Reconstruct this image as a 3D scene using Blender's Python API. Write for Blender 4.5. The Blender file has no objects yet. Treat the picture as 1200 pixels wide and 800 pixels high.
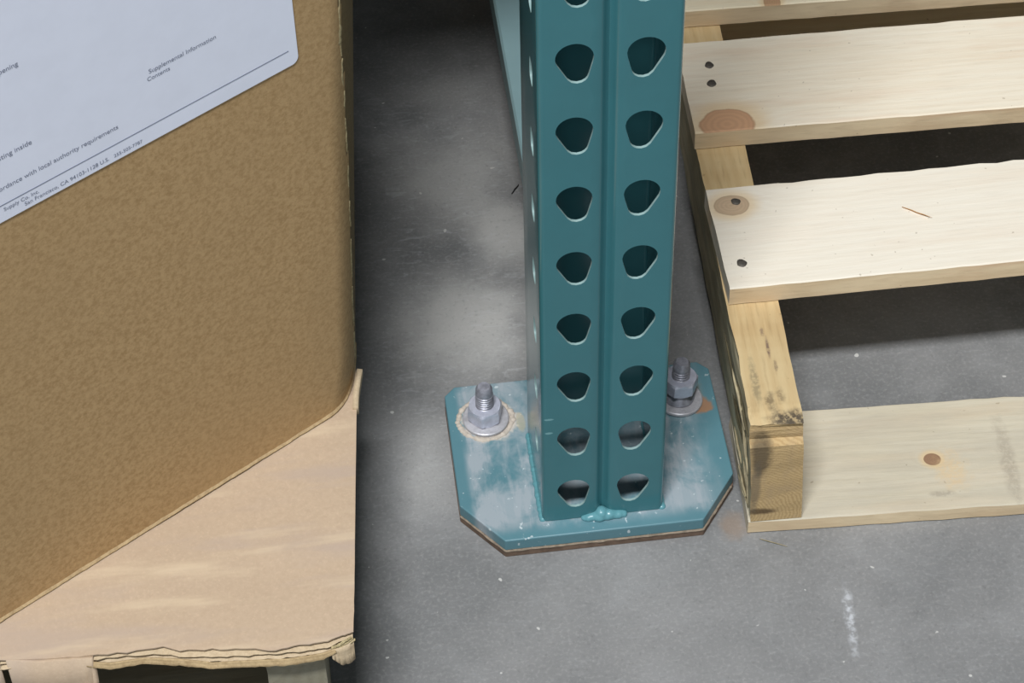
import bpy, bmesh, math, random
from mathutils import Vector, noise, Matrix
random.seed(7)
S = bpy.context.scene
C = S.collection
R = math.radians

# ------------------------------------------------------------------ camera, world, lights, exposure
cam = bpy.data.cameras.new('camera')
cam.sensor_width = 36.0
cam.lens = 84.95
cam.clip_start = 0.02
cam.clip_end = 100
co = bpy.data.objects.new('camera', cam)
C.objects.link(co)
co.location = (-0.1494, -0.9152, 1.2261)
co.rotation_euler = (0.7255, 0.0176, -0.1232)
S.camera = co

S.view_settings.view_transform = 'Standard'
S.view_settings.look = 'None'
S.view_settings.gamma = 1.0
S.view_settings.use_curve_mapping = False
S.view_settings.exposure = 0.0

w = bpy.data.worlds.new('warehouse_air')
S.world = w
w.use_nodes = True
wt = w.node_tree
bgn = wt.nodes['Background']
# the open, lit aisle lies in front (-y); behind stand dim rows of racking
tc = wt.nodes.new('ShaderNodeTexCoord')
sx = wt.nodes.new('ShaderNodeSeparateXYZ')
wt.links.new(tc.outputs['Generated'], sx.inputs[0])
mr = wt.nodes.new('ShaderNodeMapRange')
mr.interpolation_type = 'SMOOTHSTEP'
dm = wt.nodes.new('ShaderNodeMath')
dm.operation = 'MULTIPLY_ADD'
dm.inputs[1].default_value = 0.55
wt.links.new(sx.outputs['X'], dm.inputs[0])
wt.links.new(sx.outputs['Y'], dm.inputs[2])
wt.links.new(dm.outputs[0], mr.inputs[0])
for i_, q_ in enumerate((0.20, -0.60, 0.02, 0.44)):
    mr.inputs[i_ + 1].default_value = q_
wt.links.new(mr.outputs[0], bgn.inputs[1])
bgn.inputs[0].default_value = (0.84, 0.93, 1.0, 1)


def area(name, loc, target, sx, sy, power, col):
    l = bpy.data.lights.new(name, 'AREA')
    l.shape = 'RECTANGLE'
    l.size = sx
    l.size_y = sy
    l.energy = power
    l.color = col
    o = bpy.data.objects.new(name, l)
    C.objects.link(o)
    o.location = loc
    d = Vector(target) - Vector(loc)
    o.rotation_euler = d.to_track_quat('-Z', 'Y').to_euler()
    return o


area('ceiling_fixture', (-0.66, -1.62, 4.3), (-0.66, 0, 0), 1.30, 0.34, 230, (0.96, 0.98, 1.0))
area('aisle_fixture', (1.6, -2.6, 4.2), (0, 0, 0), 1.6, 0.5, 3, (0.92, 0.97, 1.0))


# ------------------------------------------------------------------ node helpers
def lin(c):
    f = lambda v: v / 12.92 if v <= 0.04045 else ((v + 0.055) / 1.055) ** 2.4
    return tuple(f(x / 255.0) for x in c) + (1.0,)


class NT:
    def __init__(s, name, rough=0.6, metallic=0.0, spec=0.4):
        s.m = bpy.data.materials.new(name)
        s.m.use_nodes = True
        s.t = s.m.node_tree
        s.b = s.t.nodes['Principled BSDF']
        s.b.inputs['Roughness'].default_value = rough
        s.b.inputs['Metallic'].default_value = metallic
        s.b.inputs['Specular IOR Level'].default_value = spec
        s.co = s.t.nodes.new('ShaderNodeTexCoord').outputs['Object']

    def _in(s, sock, v):
        if v is None:
            return
        if hasattr(v, 'is_output'):
            s.t.links.new(v, sock)
        else:
            sock.default_value = v

    def mapping(s, scale, loc=(0, 0, 0), rot=(0, 0, 0), co=None):
        n = s.t.nodes.new('ShaderNodeMapping')
        s._in(n.inputs['Vector'], co or s.co)
        n.inputs['Scale'].default_value = scale
        n.inputs['Location'].default_value = loc
        n.inputs['Rotation'].default_value = rot
        return n.outputs[0]

    def noise(s, scale=5, detail=4, rough=0.55, vec=None, dist=0.0):
        n = s.t.nodes.new('ShaderNodeTexNoise')
        s._in(n.inputs['Vector'], vec or s.co)
        n.inputs['Scale'].default_value = scale
        n.inputs['Detail'].default_value = detail
        n.inputs['Roughness'].default_value = rough
        n.inputs['Distortion'].default_value = dist
        return n.outputs['Fac']

    def math(s, op, a, b=None, clamp=False):
        n = s.t.nodes.new('ShaderNodeMath')
        n.operation = op
        n.use_clamp = clamp
        s._in(n.inputs[0], a)
        s._in(n.inputs[1], b)
        return n.outputs[0]

    def rng(s, v, a, b, c=0.0, d=1.0, smooth=True):
        n = s.t.nodes.new('ShaderNodeMapRange')
        n.interpolation_type = 'SMOOTHSTEP' if smooth else 'LINEAR'
        s._in(n.inputs[0], v)
        for i, q in enumerate((a, b, c, d)):
            n.inputs[i + 1].default_value = q
        return n.outputs[0]

    def mix(s, fac, a, b):
        n = s.t.nodes.new('ShaderNodeMix')
        n.data_type = 'RGBA'
        s._in(n.inputs[0], fac)
        s._in(n.inputs[6], a)
        s._in(n.inputs[7], b)
        return n.outputs[2]

    def sep(s, co=None):
        n = s.t.nodes.new('ShaderNodeSeparateXYZ')
        s._in(n.inputs[0], co or s.co)
        return n.outputs

    def dist(s, center, radii, wob=0.0, wscale=40, rotz=0.0):
        """elliptical distance (1 on the rim) from a spot in object space, with a wobbly outline"""
        n = s.t.nodes.new('ShaderNodeVectorMath')
        n.operation = 'SUBTRACT'
        s._in(n.inputs[0], s.co)
        n.inputs[1].default_value = center
        mp = s.t.nodes.new('ShaderNodeMapping')
        mp.inputs['Rotation'].default_value = (0, 0, -rotz)
        s.t.links.new(n.outputs[0], mp.inputs['Vector'])
        m = s.t.nodes.new('ShaderNodeVectorMath')
        m.operation = 'MULTIPLY'
        s.t.links.new(mp.outputs[0], m.inputs[0])
        m.inputs[1].default_value = tuple(1.0 / r for r in radii)
        l = s.t.nodes.new('ShaderNodeVectorMath')
        l.operation = 'LENGTH'
        s.t.links.new(m.outputs[0], l.inputs[0])
        v = l.outputs['Value']
        if wob:
            nn = s.noise(wscale, 3)
            v = s.math('ADD', v, s.math('MULTIPLY', s.math('SUBTRACT', nn, 0.5), wob))
        return v

    def bump(s, h, strength=0.3, distance=0.001):
        n = s.t.nodes.new('ShaderNodeBump')
        n.inputs['Strength'].default_value = strength
        n.inputs['Distance'].default_value = distance
        s._in(n.inputs['Height'], h)
        s.t.links.new(n.outputs[0], s.b.inputs['Normal'])

    def color(s, c):
        s._in(s.b.inputs['Base Color'], c)
        return s.m

    def rough(s, c):
        s._in(s.b.inputs['Roughness'], c)


def concrete():
    n = NT('worn_concrete', 0.6, 0, 0.35)
    big = n.noise(4.5, 6, 0.6)
    mid = n.noise(16, 5, 0.65, dist=0.6)
    fine = n.noise(420, 2, 0.6)
    c = n.mix(n.rng(big, 0.32, 0.7), lin((108, 109, 109)), lin((138, 137, 136)))
    c = n.mix(n.math('MULTIPLY', n.rng(mid, 0.42, 0.72), 0.42), c, lin((150, 150, 150)))
    # pale dusty patches rubbed into the aisle beside the post
    for (x, y, rx, ry, a) in ((-0.068, 0.185, 0.062, 0.065, 0.85), (-0.032, 0.270, 0.034, 0.050, 0.8),
                              (-0.060, 0.33, 0.07, 0.07, 0.6), (-0.105, 0.07, 0.03, 0.06, 0.35), (-0.05, 0.42, 0.05, 0.03, 0.25),
                              (0.10, -0.19, 0.10, 0.05, 0.06)):
        d = n.dist((x, y, 0), (rx, ry, 1), 0.9, 22)
        c = n.mix(n.math('MULTIPLY', n.rng(d, 1.1, 0.1), a), c, lin((188, 186, 182)))
    # fine hairy trowel scratches
    sc = n.noise(1.0, 3, 0.6, n.mapping((60, 230, 1), rot=(0, 0, 0.9)), 1.2)
    sc2 = n.noise(1.0, 3, 0.6, n.mapping((70, 190, 1), rot=(0, 0, 2.3)), 1.2)
    dz_ = n.rng(n.dist((-0.06, 0.26, 0), (0.11, 0.22, 1), 0.6, 12), 1.1, 0.3, 0.08, 0.30)
    c = n.mix(n.math('MULTIPLY', n.math('MAXIMUM', n.rng(sc, 0.55, 0.74), n.rng(sc2, 0.56, 0.76)), dz_), c, lin((196, 198, 200)))
    c = n.mix(n.math('MULTIPLY', n.math('SUBTRACT', fine, 0.5), 0.55, True), c, lin((214, 212, 206)))
    dk = n.noise(300, 2, 0.6, n.mapping((1, 1, 1), (3.1, 1.7, 0)))
    c = n.mix(n.math('MULTIPLY', n.rng(dk, 0.55, 0.75), 0.22), c, lin((84, 84, 84)))
    sp = n.noise(150, 1, 0.5, n.mapping((1, 1, 1), (7, 3, 0)))
    c = n.mix(n.math('MULTIPLY', n.rng(sp, 0.77, 0.80), 0.8), c, lin((205, 203, 198)))
    # rust run at the back left corner of the plate and brown dust by its front right corner
    d = n.dist((-0.073, 0.128, 0), (0.014, 0.0035, 1), 0.7, 120)
    c = n.mix(n.math('MULTIPLY', n.rng(d, 1.0, 0.3), 0.6), c, lin((128, 88, 52)))
    d = n.dist((0.083, -0.008, 0), (0.012, 0.014, 1), 0.8, 120)
    c = n.mix(n.math('MULTIPLY', n.rng(d, 1.1, 0.3), 0.55), c, lin((146, 124, 104)))
    # chalky scrape on the floor in the lower right of the aisle
    d = n.dist((0.1405, -0.087, 0), (0.0045, 0.034, 1), 0.9, 90, rotz=-0.1)
    sp2 = n.noise(190, 2, 0.6)
    c = n.mix(n.math('MULTIPLY', n.rng(d, 1.0, 0.2), n.rng(sp2, 0.4, 0.62, 0.1, 0.85)), c, lin((200, 202, 206)))
    n.rough(n.rng(mid, 0.3, 0.7, 0.72, 0.52))
    n.bump(n.math('ADD', n.math('MULTIPLY', fine, 0.5), n.math('MULTIPLY', sc, 0.15)), 0.15, 0.0005)
    return n.color(c)


def wood(name, base, dark, off=0.0, knots=(), weather=0.0, wcol=(150, 145, 135), fr=150.0, contrast=0.5, stains=(), alongz=False, pink=0.0):
    n = NT(name, 0.72, 0, 0.25)
    sc = (5, 110, 110)
    if alongz:
        sc = (110, 5, 110)
    # knots first: they bend the grain
    low = n.noise(1.0, 3, 0.5, n.mapping((3, 22, 22) if not alongz else (22, 3, 22), (off, off * 0.7, 0)))
    X = n.sep()
    gy = n.math('ADD', X[1] if not alongz else X[0], n.math('MULTIPLY', low, 0.035))
    for k in knots:
        (kx, ky, rx, ry, colr) = k
        d = n.dist((kx, ky, 0), (rx * 3.0, ry * 2.2, 1))
        gy = n.math('ADD', gy, n.math('MULTIPLY', n.rng(d, 1.0, 0.0), 0.02 if ky < 0.045 else -0.02))
    ring = n.math('SINE', n.math('MULTIPLY', gy, fr * 6.0))
    ring = n.rng(ring, -1, 1)
    fine = n.noise(1.0, 4, 0.6, n.mapping((34, 380, 380) if not alongz else (380, 34, 380), (off * 1.3, 0, 0)))
    tone = n.noise(1.0, 3, 0.55, n.mapping((7, 30, 30), (off * 2.1, 1, 0)))
    c = n.mix(n.math('MULTIPLY', ring, contrast * 0.35), lin(base), lin(dark))
    c = n.mix(n.math('MULTIPLY', n.rng(tone, 0.4, 0.7), contrast * 0.7), c, lin(dark))
    c = n.mix(n.math('MULTIPLY', n.rng(fine, 0.5, 0.75), contrast * 0.5), c, lin(tuple(x * 0.84 for x in dark)))
    c = n.mix(n.math('MULTIPLY', n.rng(fine, 0.48, 0.25), contrast * 0.5), c, lin(tuple(min(255, x * 1.04) for x in base)))
    if pink:
        pk = n.noise(1.0, 4, 0.6, n.mapping((9, 60, 60), (off + 5, 2, 1)))
        c = n.mix(n.math('MULTIPLY', n.rng(pk, 0.5, 0.7), pink), c, lin((214, 176, 142)))
    if weather:
        wn = n.noise(1.0, 5, 0.65, n.mapping((12, 50, 50) if not alongz else (50, 12, 50), (off * 3, 4, 2)))
        c = n.mix(n.math('MULTIPLY', n.rng(wn, 0.4, 0.68), weather), c, lin(wcol))
    spk = n.noise(260, 1, 0.5, n.mapping((1, 1, 1), (off, 0, 3)))
    c = n.mix(n.math('MULTIPLY', n.rng(spk, 0.74, 0.79), 0.35), c, lin((120, 96, 66)))
    for (kx, ky, rx, ry, colr) in knots:
        d = n.dist((kx, ky, 0), (rx, ry, 1), 0.22, 90)
        halo = n.rng(d, 1.9, 0.95)
        c = n.mix(n.math('MULTIPLY', halo, 0.5), c, lin((222, 186, 128)))
        body = n.rng(d, 1.03, 0.93)
        kr = n.rng(n.math('SINE', n.math('MULTIPLY', d, 26.0)), -1, 1)
        kc = n.mix(n.math('MULTIPLY', kr, 0.22), lin(colr), lin(tuple(x * 0.82 for x in colr)))
        rim = n.math('MULTIPLY', n.rng(d, 0.84, 0.97), 0.4)
        kc = n.mix(rim, kc, lin(tuple(x * 0.72 for x in colr)))
        c = n.mix(body, c, kc)
    for (sx, sy, sz, rx, ry, rz, colr, a) in stains:
        d = n.dist((sx, sy, sz), (rx, ry, rz), 1.1, 190)
        brk = n.rng(n.noise(330, 3, 0.7), 0.36, 0.56, 0.35, 1.0)
        c = n.mix(n.math('MULTIPLY', n.math('MULTIPLY', n.rng(d, 1.2, 0.35), brk), a), c, lin(colr))
    n.bump(n.math('ADD', fine, n.math('MULTIPLY', ring, 0.15)), 0.35, 0.0006)
    return n.color(c)


def endgrain(name, base, dark, cen, stains=()):
    n = NT(name, 0.8, 0, 0.2)
    X = n.sep()
    dx = n.math('SUBTRACT', X[0], cen[0])
    dz = n.math('SUBTRACT', X[2], cen[1])
    r = n.math('SQRT', n.math('ADD', n.math('MULTIPLY', dx, dx), n.math('MULTIPLY', dz, dz)))
    r = n.math('ADD', r, n.math('MULTIPLY', n.noise(45, 3), 0.010))
    ring = n.rng(n.math('SINE', n.math('MULTIPLY', r, 2900.0)), -0.6, 1)
    f = n.noise(500, 4, 0.7)
    g = n.noise(60, 4, 0.6)
    c = n.mix(n.math('MULTIPLY', ring, 0.45), lin(base), lin(dark))
    c = n.mix(n.math('MULTIPLY', n.rng(g, 0.45, 0.7), 0.5), c, lin((176, 152, 120)))
    c = n.mix(n.math('MULTIPLY', n.rng(f, 0.5, 0.8), 0.5), c, lin(tuple(x * 0.7 for x in dark)))
    for (sx, sy, sz, rx, ry, rz, colr, a) in stains:
        d = n.dist((sx, sy, sz), (rx, ry, rz), 0.9, 110)
        c = n.mix(n.math('MULTIPLY', n.rng(d, 1.1, 0.45), a), c, lin(colr))
    n.bump(f, 0.5, 0.0008)
    return n.color(c)


def kraft(name, base, dark, fleck=0.35, rough=0.75, streak=0.0):
    n = NT(name, rough, 0, 0.2)
    f1 = n.noise(300, 4, 0.75, n.mapping((1, 1, 1.2), rot=(0.3, 0.2, 0.5)))
    f2 = n.noise(9, 4, 0.55)
    f3 = n.noise(620, 2, 0.6)
    c = n.mix(n.math('MULTIPLY', n.rng(f1, 0.35, 0.7), fleck), lin(base), lin(dark))
    c = n.mix(n.math('MULTIPLY', n.rng(f2, 0.4, 0.7), 0.3), c, lin(tuple(x * 0.92 for x in base)))
    c = n.mix(n.math('MULTIPLY', n.rng(f3, 0.5, 0.8), 0.25), c, lin(tuple(min(255, x * 1.15) for x in base)))
    if streak:
        s1 = n.noise(1.0, 4, 0.6, n.mapping((5, 26, 1), rot=(0, 0, -0.12)))
        c = n.mix(n.math('MULTIPLY', n.rng(s1, 0.48, 0.66), streak), c, lin((174, 156, 142)))
        s2 = n.noise(1.0, 4, 0.6, n.mapping((6, 40, 1), (3, 5, 0), rot=(0, 0, -0.15)))
        c = n.mix(n.math('MULTIPLY', n.rng(s2, 0.52, 0.70), streak), c, lin((204, 184, 156)))
    n.bump(n.math('ADD', n.math('MULTIPLY', f1, 0.25), n.math('MULTIPLY', f3, 0.15)), 0.12, 0.0004)
    return n.color(c)


def paint(name, base, scuff=0.0, rough=0.32, chips=()):
    n = NT(name, rough, 0, 0.5)
    f = n.noise(900, 2, 0.5)
    g = n.noise(22, 5, 0.6)
    c = n.mix(n.math('MULTIPLY', n.rng(g, 0.3, 0.75), 0.25), lin(base), lin(tuple(x * 0.86 for x in base)))
    for (cx_, cz_) in chips:
        d = n.dist((cx_, 0, cz_), (0.0032, 0.002, 0.0011), 0.7, 400)
        c = n.mix(n.math('MULTIPLY', n.rng(d, 1.0, 0.6), 0.7), c, lin((130, 178, 182)))
    if scuff:
        s1 = n.noise(1, 5, 0.65, n.mapping((34, 34, 34)), 0.5)
        s2 = n.noise(1.0, 4, 0.6, n.mapping((130, 26, 30), rot=(0, 0, 0.2)))
        v = n.math('ADD', n.rng(s1, 0.34, 0.62), n.math('MULTIPLY', n.rng(s2, 0.45, 0.7), 0.7))
        X = n.sep()
        ex = n.math('ABSOLUTE', X[0])
        inn = n.rng(ex, 0.083, 0.076)
        frnt = n.rng(X[1], -0.009, 0.004)
        # wiped floor dust lies thickest on the two wings of the plate
        side = n.rng(X[0], 0.075, 0.060, 0.25, 1.0)
        v = n.math('MULTIPLY', n.math('MULTIPLY', v, inn), n.math('MULTIPLY', frnt, side))
        c = n.mix(n.math('MULTIPLY', v, scuff, True), c, lin((156, 166, 172)))
        s3 = n.noise(240, 2, 0.5)
        c = n.mix(n.math('MULTIPLY', n.rng(s3, 0.68, 0.74), 0.8), c, lin((200, 210, 212)))
        for (x, y, rx, ry, colr, a) in ((-0.0615, 0.0865, 0.0185, 0.0170, (206, 196, 184), 0.9),
                                        (0.0765, 0.081, 0.0085, 0.0075, (170, 122, 82), 0.8),
                                        (0.066, 0.096, 0.014, 0.010, (128, 128, 112), 0.8),
                                        (-0.0415, 0.083, 0.003, 0.008, (184, 172, 136), 0.5)):
            d = n.dist((x, y, 0), (rx, ry, 1), 0.9, 170)
            c = n.mix(n.math('MULTIPLY', n.rng(d, 1.15, 0.75), a), c, lin(colr))
        n.rough(n.rng(s1, 0.3, 0.7, 0.34, 0.6))
    n.bump(f, 0.05, 0.0003)
    return n.color(c)


def plain(name, col, rough=0.5, metallic=0.0, var=0.15, scale=300):
    n = NT(name, rough, metallic, 0.4)
    f = n.noise(scale, 3, 0.6)
    return n.color(n.mix(n.math('MULTIPLY', n.rng(f, 0.3, 0.75), var * 2), lin(col), lin(tuple(x * 0.7 for x in col))))


M_floor = concrete()
M_teal = paint('teal_enamel', (62, 118, 125), 0.0, 0.16, chips=((-0.0336, 0.1151), (-0.0337, 0.1023)))
M_plate = paint('scuffed_teal_enamel', (90, 132, 142), 0.85, 0.42)
M_cut = plain('bare_cut_edge', (150, 178, 176), 0.45, 0.0)
M_brace = paint('grey_green_enamel', (150, 182, 186), 0.0, 0.4)
M_shim = plain('rusty_brown_steel', (122, 100, 84), 0.8, 0, 0.4, 130)
M_shimtop = plain('chalky_edge', (150, 134, 116), 0.85, 0, 0.4, 300)
M_zinc = plain('zinc_plated_steel', (206, 208, 222), 0.3, 0.35, 0.2, 160)
M_zinc_dull = plain('dull_zinc_steel', (172, 172, 182), 0.36, 0.35, 0.35, 260)
M_wash = plain('dusty_zinc_washer', (204, 202, 206), 0.42, 0.3, 0.25, 200)
M_nail = plain('dull_nail_steel', (104, 98, 90), 0.6, 0.4, 0.3, 700)
M_kraft = kraft('brown_kraft_board', (188, 157, 114), (148, 117, 76), 0.65)
M_kraft_pale = kraft('pale_kraft_edge', (184, 160, 122), (136, 112, 80), 0.6)
M_seam = kraft('torn_paper_edge', (190, 174, 134), (110, 96, 66), 0.8)
M_sheet = kraft('tan_sheet_board', (186, 164, 140), (170, 148, 124), 0.4, streak=0.7)
M_sheet_in = kraft('inner_ply_board', (198, 178, 148), (160, 138, 108), 0.5)
M_paper = plain('label_paper', (236, 240, 254), 0.5, 0, 0.03, 60)
M_ink = plain('grey_ink', (128, 134, 152), 0.7, 0, 0.1)
M_chip = plain('splinter_wood', (186, 136, 84), 0.8, 0, 0.2)
M_fibre = plain('torn_wood_fibre', (184, 170, 136), 0.85, 0, 0.35, 150)
M_fibre_dark = plain('dirty_wood_fibre', (92, 84, 60), 0.9, 0, 0.35, 150)
M_old = wood('old_grey_wood', (200, 188, 156), (150, 136, 104), 9.0, weather=0.5, wcol=(150, 150, 128), contrast=0.9, alongz=True)


# ------------------------------------------------------------------ object helpers
def obj(name, verts, faces, mats, parent=None, smooth=False, midx=None, loc=(0, 0, 0), rz=0.0):
    me = bpy.data.meshes.new(name)
    me.from_pydata([tuple(v) for v in verts], [], faces)
    bm = bmesh.new()
    bm.from_mesh(me)
    if midx:
        bm.faces.ensure_lookup_table()
        for i, f in enumerate(bm.faces):
            f.material_index = midx[i]
    bmesh.ops.recalc_face_normals(bm, faces=bm.faces)
    for f in bm.faces:
        f.smooth = smooth
    bm.to_mesh(me)
    bm.free()
    if not isinstance(mats, (list, tuple)):
        mats = [mats]
    for m in mats:
        me.materials.append(m)
    o = bpy.data.objects.new(name, me)
    C.objects.link(o)
    o.location = loc
    o.rotation_euler = (0, 0, rz)
    if parent:
        o.parent = parent
    return o


def bmobj(name, bm, mats, parent=None, smooth=False, loc=(0, 0, 0), rz=0.0):
    bmesh.ops.recalc_face_normals(bm, faces=bm.faces)
    for f in bm.faces:
        f.smooth = smooth
    me = bpy.data.meshes.new(name)
    bm.to_mesh(me)
    bm.free()
    if not isinstance(mats, (list, tuple)):
        mats = [mats]
    for m in mats:
        me.materials.append(m)
    o = bpy.data.objects.new(name, me)
    C.objects.link(o)
    o.location = loc
    o.rotation_euler = (0, 0, rz)
    if parent:
        o.parent = parent
    return o


def thing(name, label, cat, loc=(0, 0, 0), group=None):
    o = bpy.data.objects.new(name, None)
    o.empty_display_size = 0.05
    C.objects.link(o)
    o.location = loc
    o['label'] = label
    o['category'] = cat
    if group:
        o['group'] = group
    return o


def bevel(o, wd, seg=2, ang=35):
    m = o.modifiers.new('bevel', 'BEVEL')
    m.width = wd
    m.segments = seg
    m.limit_method = 'ANGLE'
    m.angle_limit = R(ang)
    return m


def prism(poly, z0, z1):
    """closed prism from a 2D outline"""
    n = len(poly)
    v = [(x, y, z0) for x, y in poly] + [(x, y, z1) for x, y in poly]
    f = [tuple(range(n - 1, -1, -1)), tuple(range(n, 2 * n))]
    f += [(i, (i + 1) % n, n + (i + 1) % n, n + i) for i in range(n)]
    return v, f


def nz(x, y=0.0, z=0.0, s=1.0):
    return noise.noise(Vector((x * s, y * s, z * s)))


# ------------------------------------------------------------------ floor
fl = obj('floor', [(-4, -4, 0), (4, -4, 0), (4, 4, 0), (-4, 4, 0)], [(0, 1, 2, 3)], M_floor)
fl['kind'] = 'structure'

# ------------------------------------------------------------------ rack upright
ZP = 0.0155          # top of the base plate
PITCH = 0.0508
rack = thing('rack_upright', 'teal perforated steel rack post bolted to the grey floor on a flat base plate', 'rack post', (0, 0, 0))
HW = 0.0381
DEP = 0.0765
RAD = 0.0032
THK = 0.0017
GR = 0.0052          # half width of the groove at the face
GD = 0.0048


def teardrop(r1, c1, r2, c2, n=32):
    pts = []
    for k in range(96):
        a = 2 * math.pi * k / 96
        pts.append((c1[0] + r1 * math.cos(a), c1[1] + r1 * 0.97 * math.sin(a)))
        pts.append((c2[0] + r2 * math.cos(a), c2[1] + r2 * math.sin(a)))
    pts = sorted(set(pts))

    def half(ps):
        h = []
        for p in ps:
            while len(h) > 1 and (h[-1][0] - h[-2][0]) * (p[1] - h[-2][1]) - (h[-1][1] - h[-2][1]) * (p[0] - h[-2][0]) <= 0:
                h.pop()
            h.append(p)
        return h
    hull = half(pts)[:-1] + half(pts[::-1])[:-1]
    return hull


def ray_hit(poly, ang):
    dx, dy = math.cos(ang), math.sin(ang)
    best = None
    for i in range(len(poly)):
        (x1, y1), (x2, y2) = poly[i], poly[(i + 1) % len(poly)]
        ex, ey = x2 - x1, y2 - y1
        den = dx * ey - dy * ex
        if abs(den) < 1e-15:
            continue
        t = (x1 * ey - y1 * ex) / den
        s = (x1 * dy - y1 * dx) / den
        if t > 0 and -1e-9 <= s <= 1 + 1e-9:
            best = t if best is None else max(best, t)
    return (dx * best, dy * best)


def hole_cell(w, h, hole, nside=8):
    """inner ring / outer ring points for one punched cell centred on 0,0"""
    outer = []
    for k in range(nside):
        outer.append((-w / 2 + w * k / nside, -h / 2))
    for k in range(nside):
        outer.append((w / 2, -h / 2 + h * k / nside))
    for k in range(nside):
        outer.append((w / 2 - w * k / nside, h / 2))
    for k in range(nside):
        outer.append((-w / 2, h / 2 - h * k / nside))
    inner = []
    hh = [(x, y) for x, y in hole]
    for (x, y) in outer:
        a = math.atan2(y / h * 1.25, x / w)
        inner.append(ray_hit(hh, a))
    return inner, outer


def build_post(ztop_rows):
    bm = bmesh.new()
    cache = {}

    def V(x, y, z):
        k = (round(x, 6), round(y, 6), round(z, 6))
        if k not in cache:
            cache[k] = bm.verts.new((x, y, z))
        return cache[k]
    zc0 = ZP + 0.0259
    zlo = zc0 - PITCH / 2          # first full cell row begins here (= 16 mm above floor)
    NS = 8
    # the first cell starts just under the plate top; sit it exactly on the plate
    rows = [(zc0 + k * PITCH) for k in range(ztop_rows)]
    fx0, fx1 = GR, HW - RAD
    wf = fx1 - fx0
    cxr = 0.0186
    for s in (-1, 1):
        # hole given in local coords for the right panel, then mirrored
        sh = cxr - (fx0 + fx1) / 2
        hole = teardrop(0.0101, (sh, 0.0035), 0.0060, (sh - 0.0015, -0.0078))
        inner, outer = hole_cell(wf, PITCH, hole, NS)
        for zc in rows:
            cx = (fx0 + fx1) / 2
            I = [V(s * (cx + x), 0, zc + y) for x, y in inner]
            O = [V(s * (cx + x), 0, zc + y) for x, y in outer]
            n = len(I)
            # a ring halfway keeps the sheet flat and the rims round
            for i in range(n):
                j = (i + 1) % n
                try:
                    bm.faces.new((O[i], O[j], I[j], I[i]))
                except ValueError:
                    pass
    zs = []
    for zc in rows:
        zs += [zc - PITCH / 2 + PITCH * k / NS for k in range(NS)]
    zs.append(rows[-1] + PITCH / 2)

    def strip(path):
        for a, b in zip(path[:-1], path[1:]):
            for z0, z1 in zip(zs[:-1], zs[1:]):
                bm.faces.new((V(a[0], a[1], z0), V(b[0], b[1], z0), V(b[0], b[1], z1), V(a[0], a[1], z1)))
    # central groove
    gp = []
    for k in range(9):
        t = -1 + 2 * k / 8
        gp.append((GR * t, GD * (0.5 + 0.5 * math.cos(math.pi * t)) if 0 < k < 8 else 0.0))
    strip(gp)
    for s in (-1, 1):
        # rounded corner to the side
        cp = [(s * (HW - RAD + RAD * math.sin(a)), RAD - RAD * math.cos(a)) for a in [math.pi / 2 * k / 5 for k in range(6)]]
        cp[0] = (s * (HW - RAD), 0.0)
        strip(cp)
        # side cell with punched slots, centred 27 mm behind the face
        sy0, sy1 = RAD, 0.0508
        wsd = sy1 - sy0
        hc = 0.0255 - (sy0 + sy1) / 2
        slot = []
        for k in range(48):
            a = 2 * math.pi * k / 48
            ca, sa = math.cos(a), math.sin(a)
            slot.append((hc + 0.0062 * math.copysign(abs(ca) ** 0.6, ca), 0.0078 * math.copysign(abs(sa) ** 0.6, sa)))
        inner, outer = hole_cell(wsd, PITCH, slot, NS)
        cy = (sy0 + sy1) / 2
        # slots sit half a pitch above the face holes: build on shifted rows
        for zc in [z + PITCH / 2 for z in rows[:-1]]:
            I = [V(s * HW, cy + x, zc + y) for x, y in inner]
            O = [V(s * HW, cy + x, zc + y) for x, y in outer]
            n = len(I)
            for i in range(n):
                j = (i + 1) % n
                bm.faces.new((O[i], O[j], I[j], I[i]))
        # half rows at both ends stay solid
        for (za, zb) in ((zs[0], rows[0]), (rows[-1], zs[-1])):
            zz = [za + (zb - za) * k / 4 for k in range(5)]
            for z0, z1 in zip(zz[:-1], zz[1:]):
                for k in range(NS):
                    ya, yb = sy0 + wsd * k / NS, sy0 + wsd * (k + 1) / NS
                    bm.faces.new((V(s * HW, ya, z0), V(s * HW, yb, z0), V(s * HW, yb, z1), V(s * HW, ya, z1)))
        # rear of the side and the inturned lips
        bp_ = [(s * HW, sy1), (s * HW, DEP - RAD)]
        bp_ += [(s * (HW - RAD + RAD * math.cos(a)), DEP - RAD + RAD * math.sin(a)) for a in [math.pi / 2 * k / 4 for k in range(1, 5)]]
        bp_ += [(s * 0.0215, DEP), (0.0, DEP)]
        strip(bp_)
    bmesh.ops.recalc_face_normals(bm, faces=bm.faces)
    # outward test on a front face
    for f in bm.faces:
        c = f.calc_center_median()
        if abs(c.y) < 1e-6:
            if f.normal.y > 0:
                bmesh.ops.reverse_faces(bm, faces=bm.faces)
            break
    for f in bm.faces:
        f.smooth = True
    me = bpy.data.meshes.new('column')
    bm.to_mesh(me)
    bm.free()
    me.materials.append(M_teal)
    me.materials.append(M_cut)
    o = bpy.data.objects.new('column', me)
    C.objects.link(o)
    so = o.modifiers.new('sheet', 'SOLIDIFY')
    so.thickness = THK
    so.offset = -1
    so.use_rim = True
    so.material_offset_rim = 1
    so.use_even_offset = True
    return o


post = build_post(38)
post.parent = rack
es = post.modifiers.new('edges', 'EDGE_SPLIT')
es.split_angle = R(40)
# the front post carries on up; the rear post of the frame stands a frame's depth behind it
rear = post.copy()
C.objects.link(rear)
rear.parent = rack
rear.location = (0.0, 1.14, 0)
rear.rotation_euler = (0, 0, math.pi)

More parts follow.
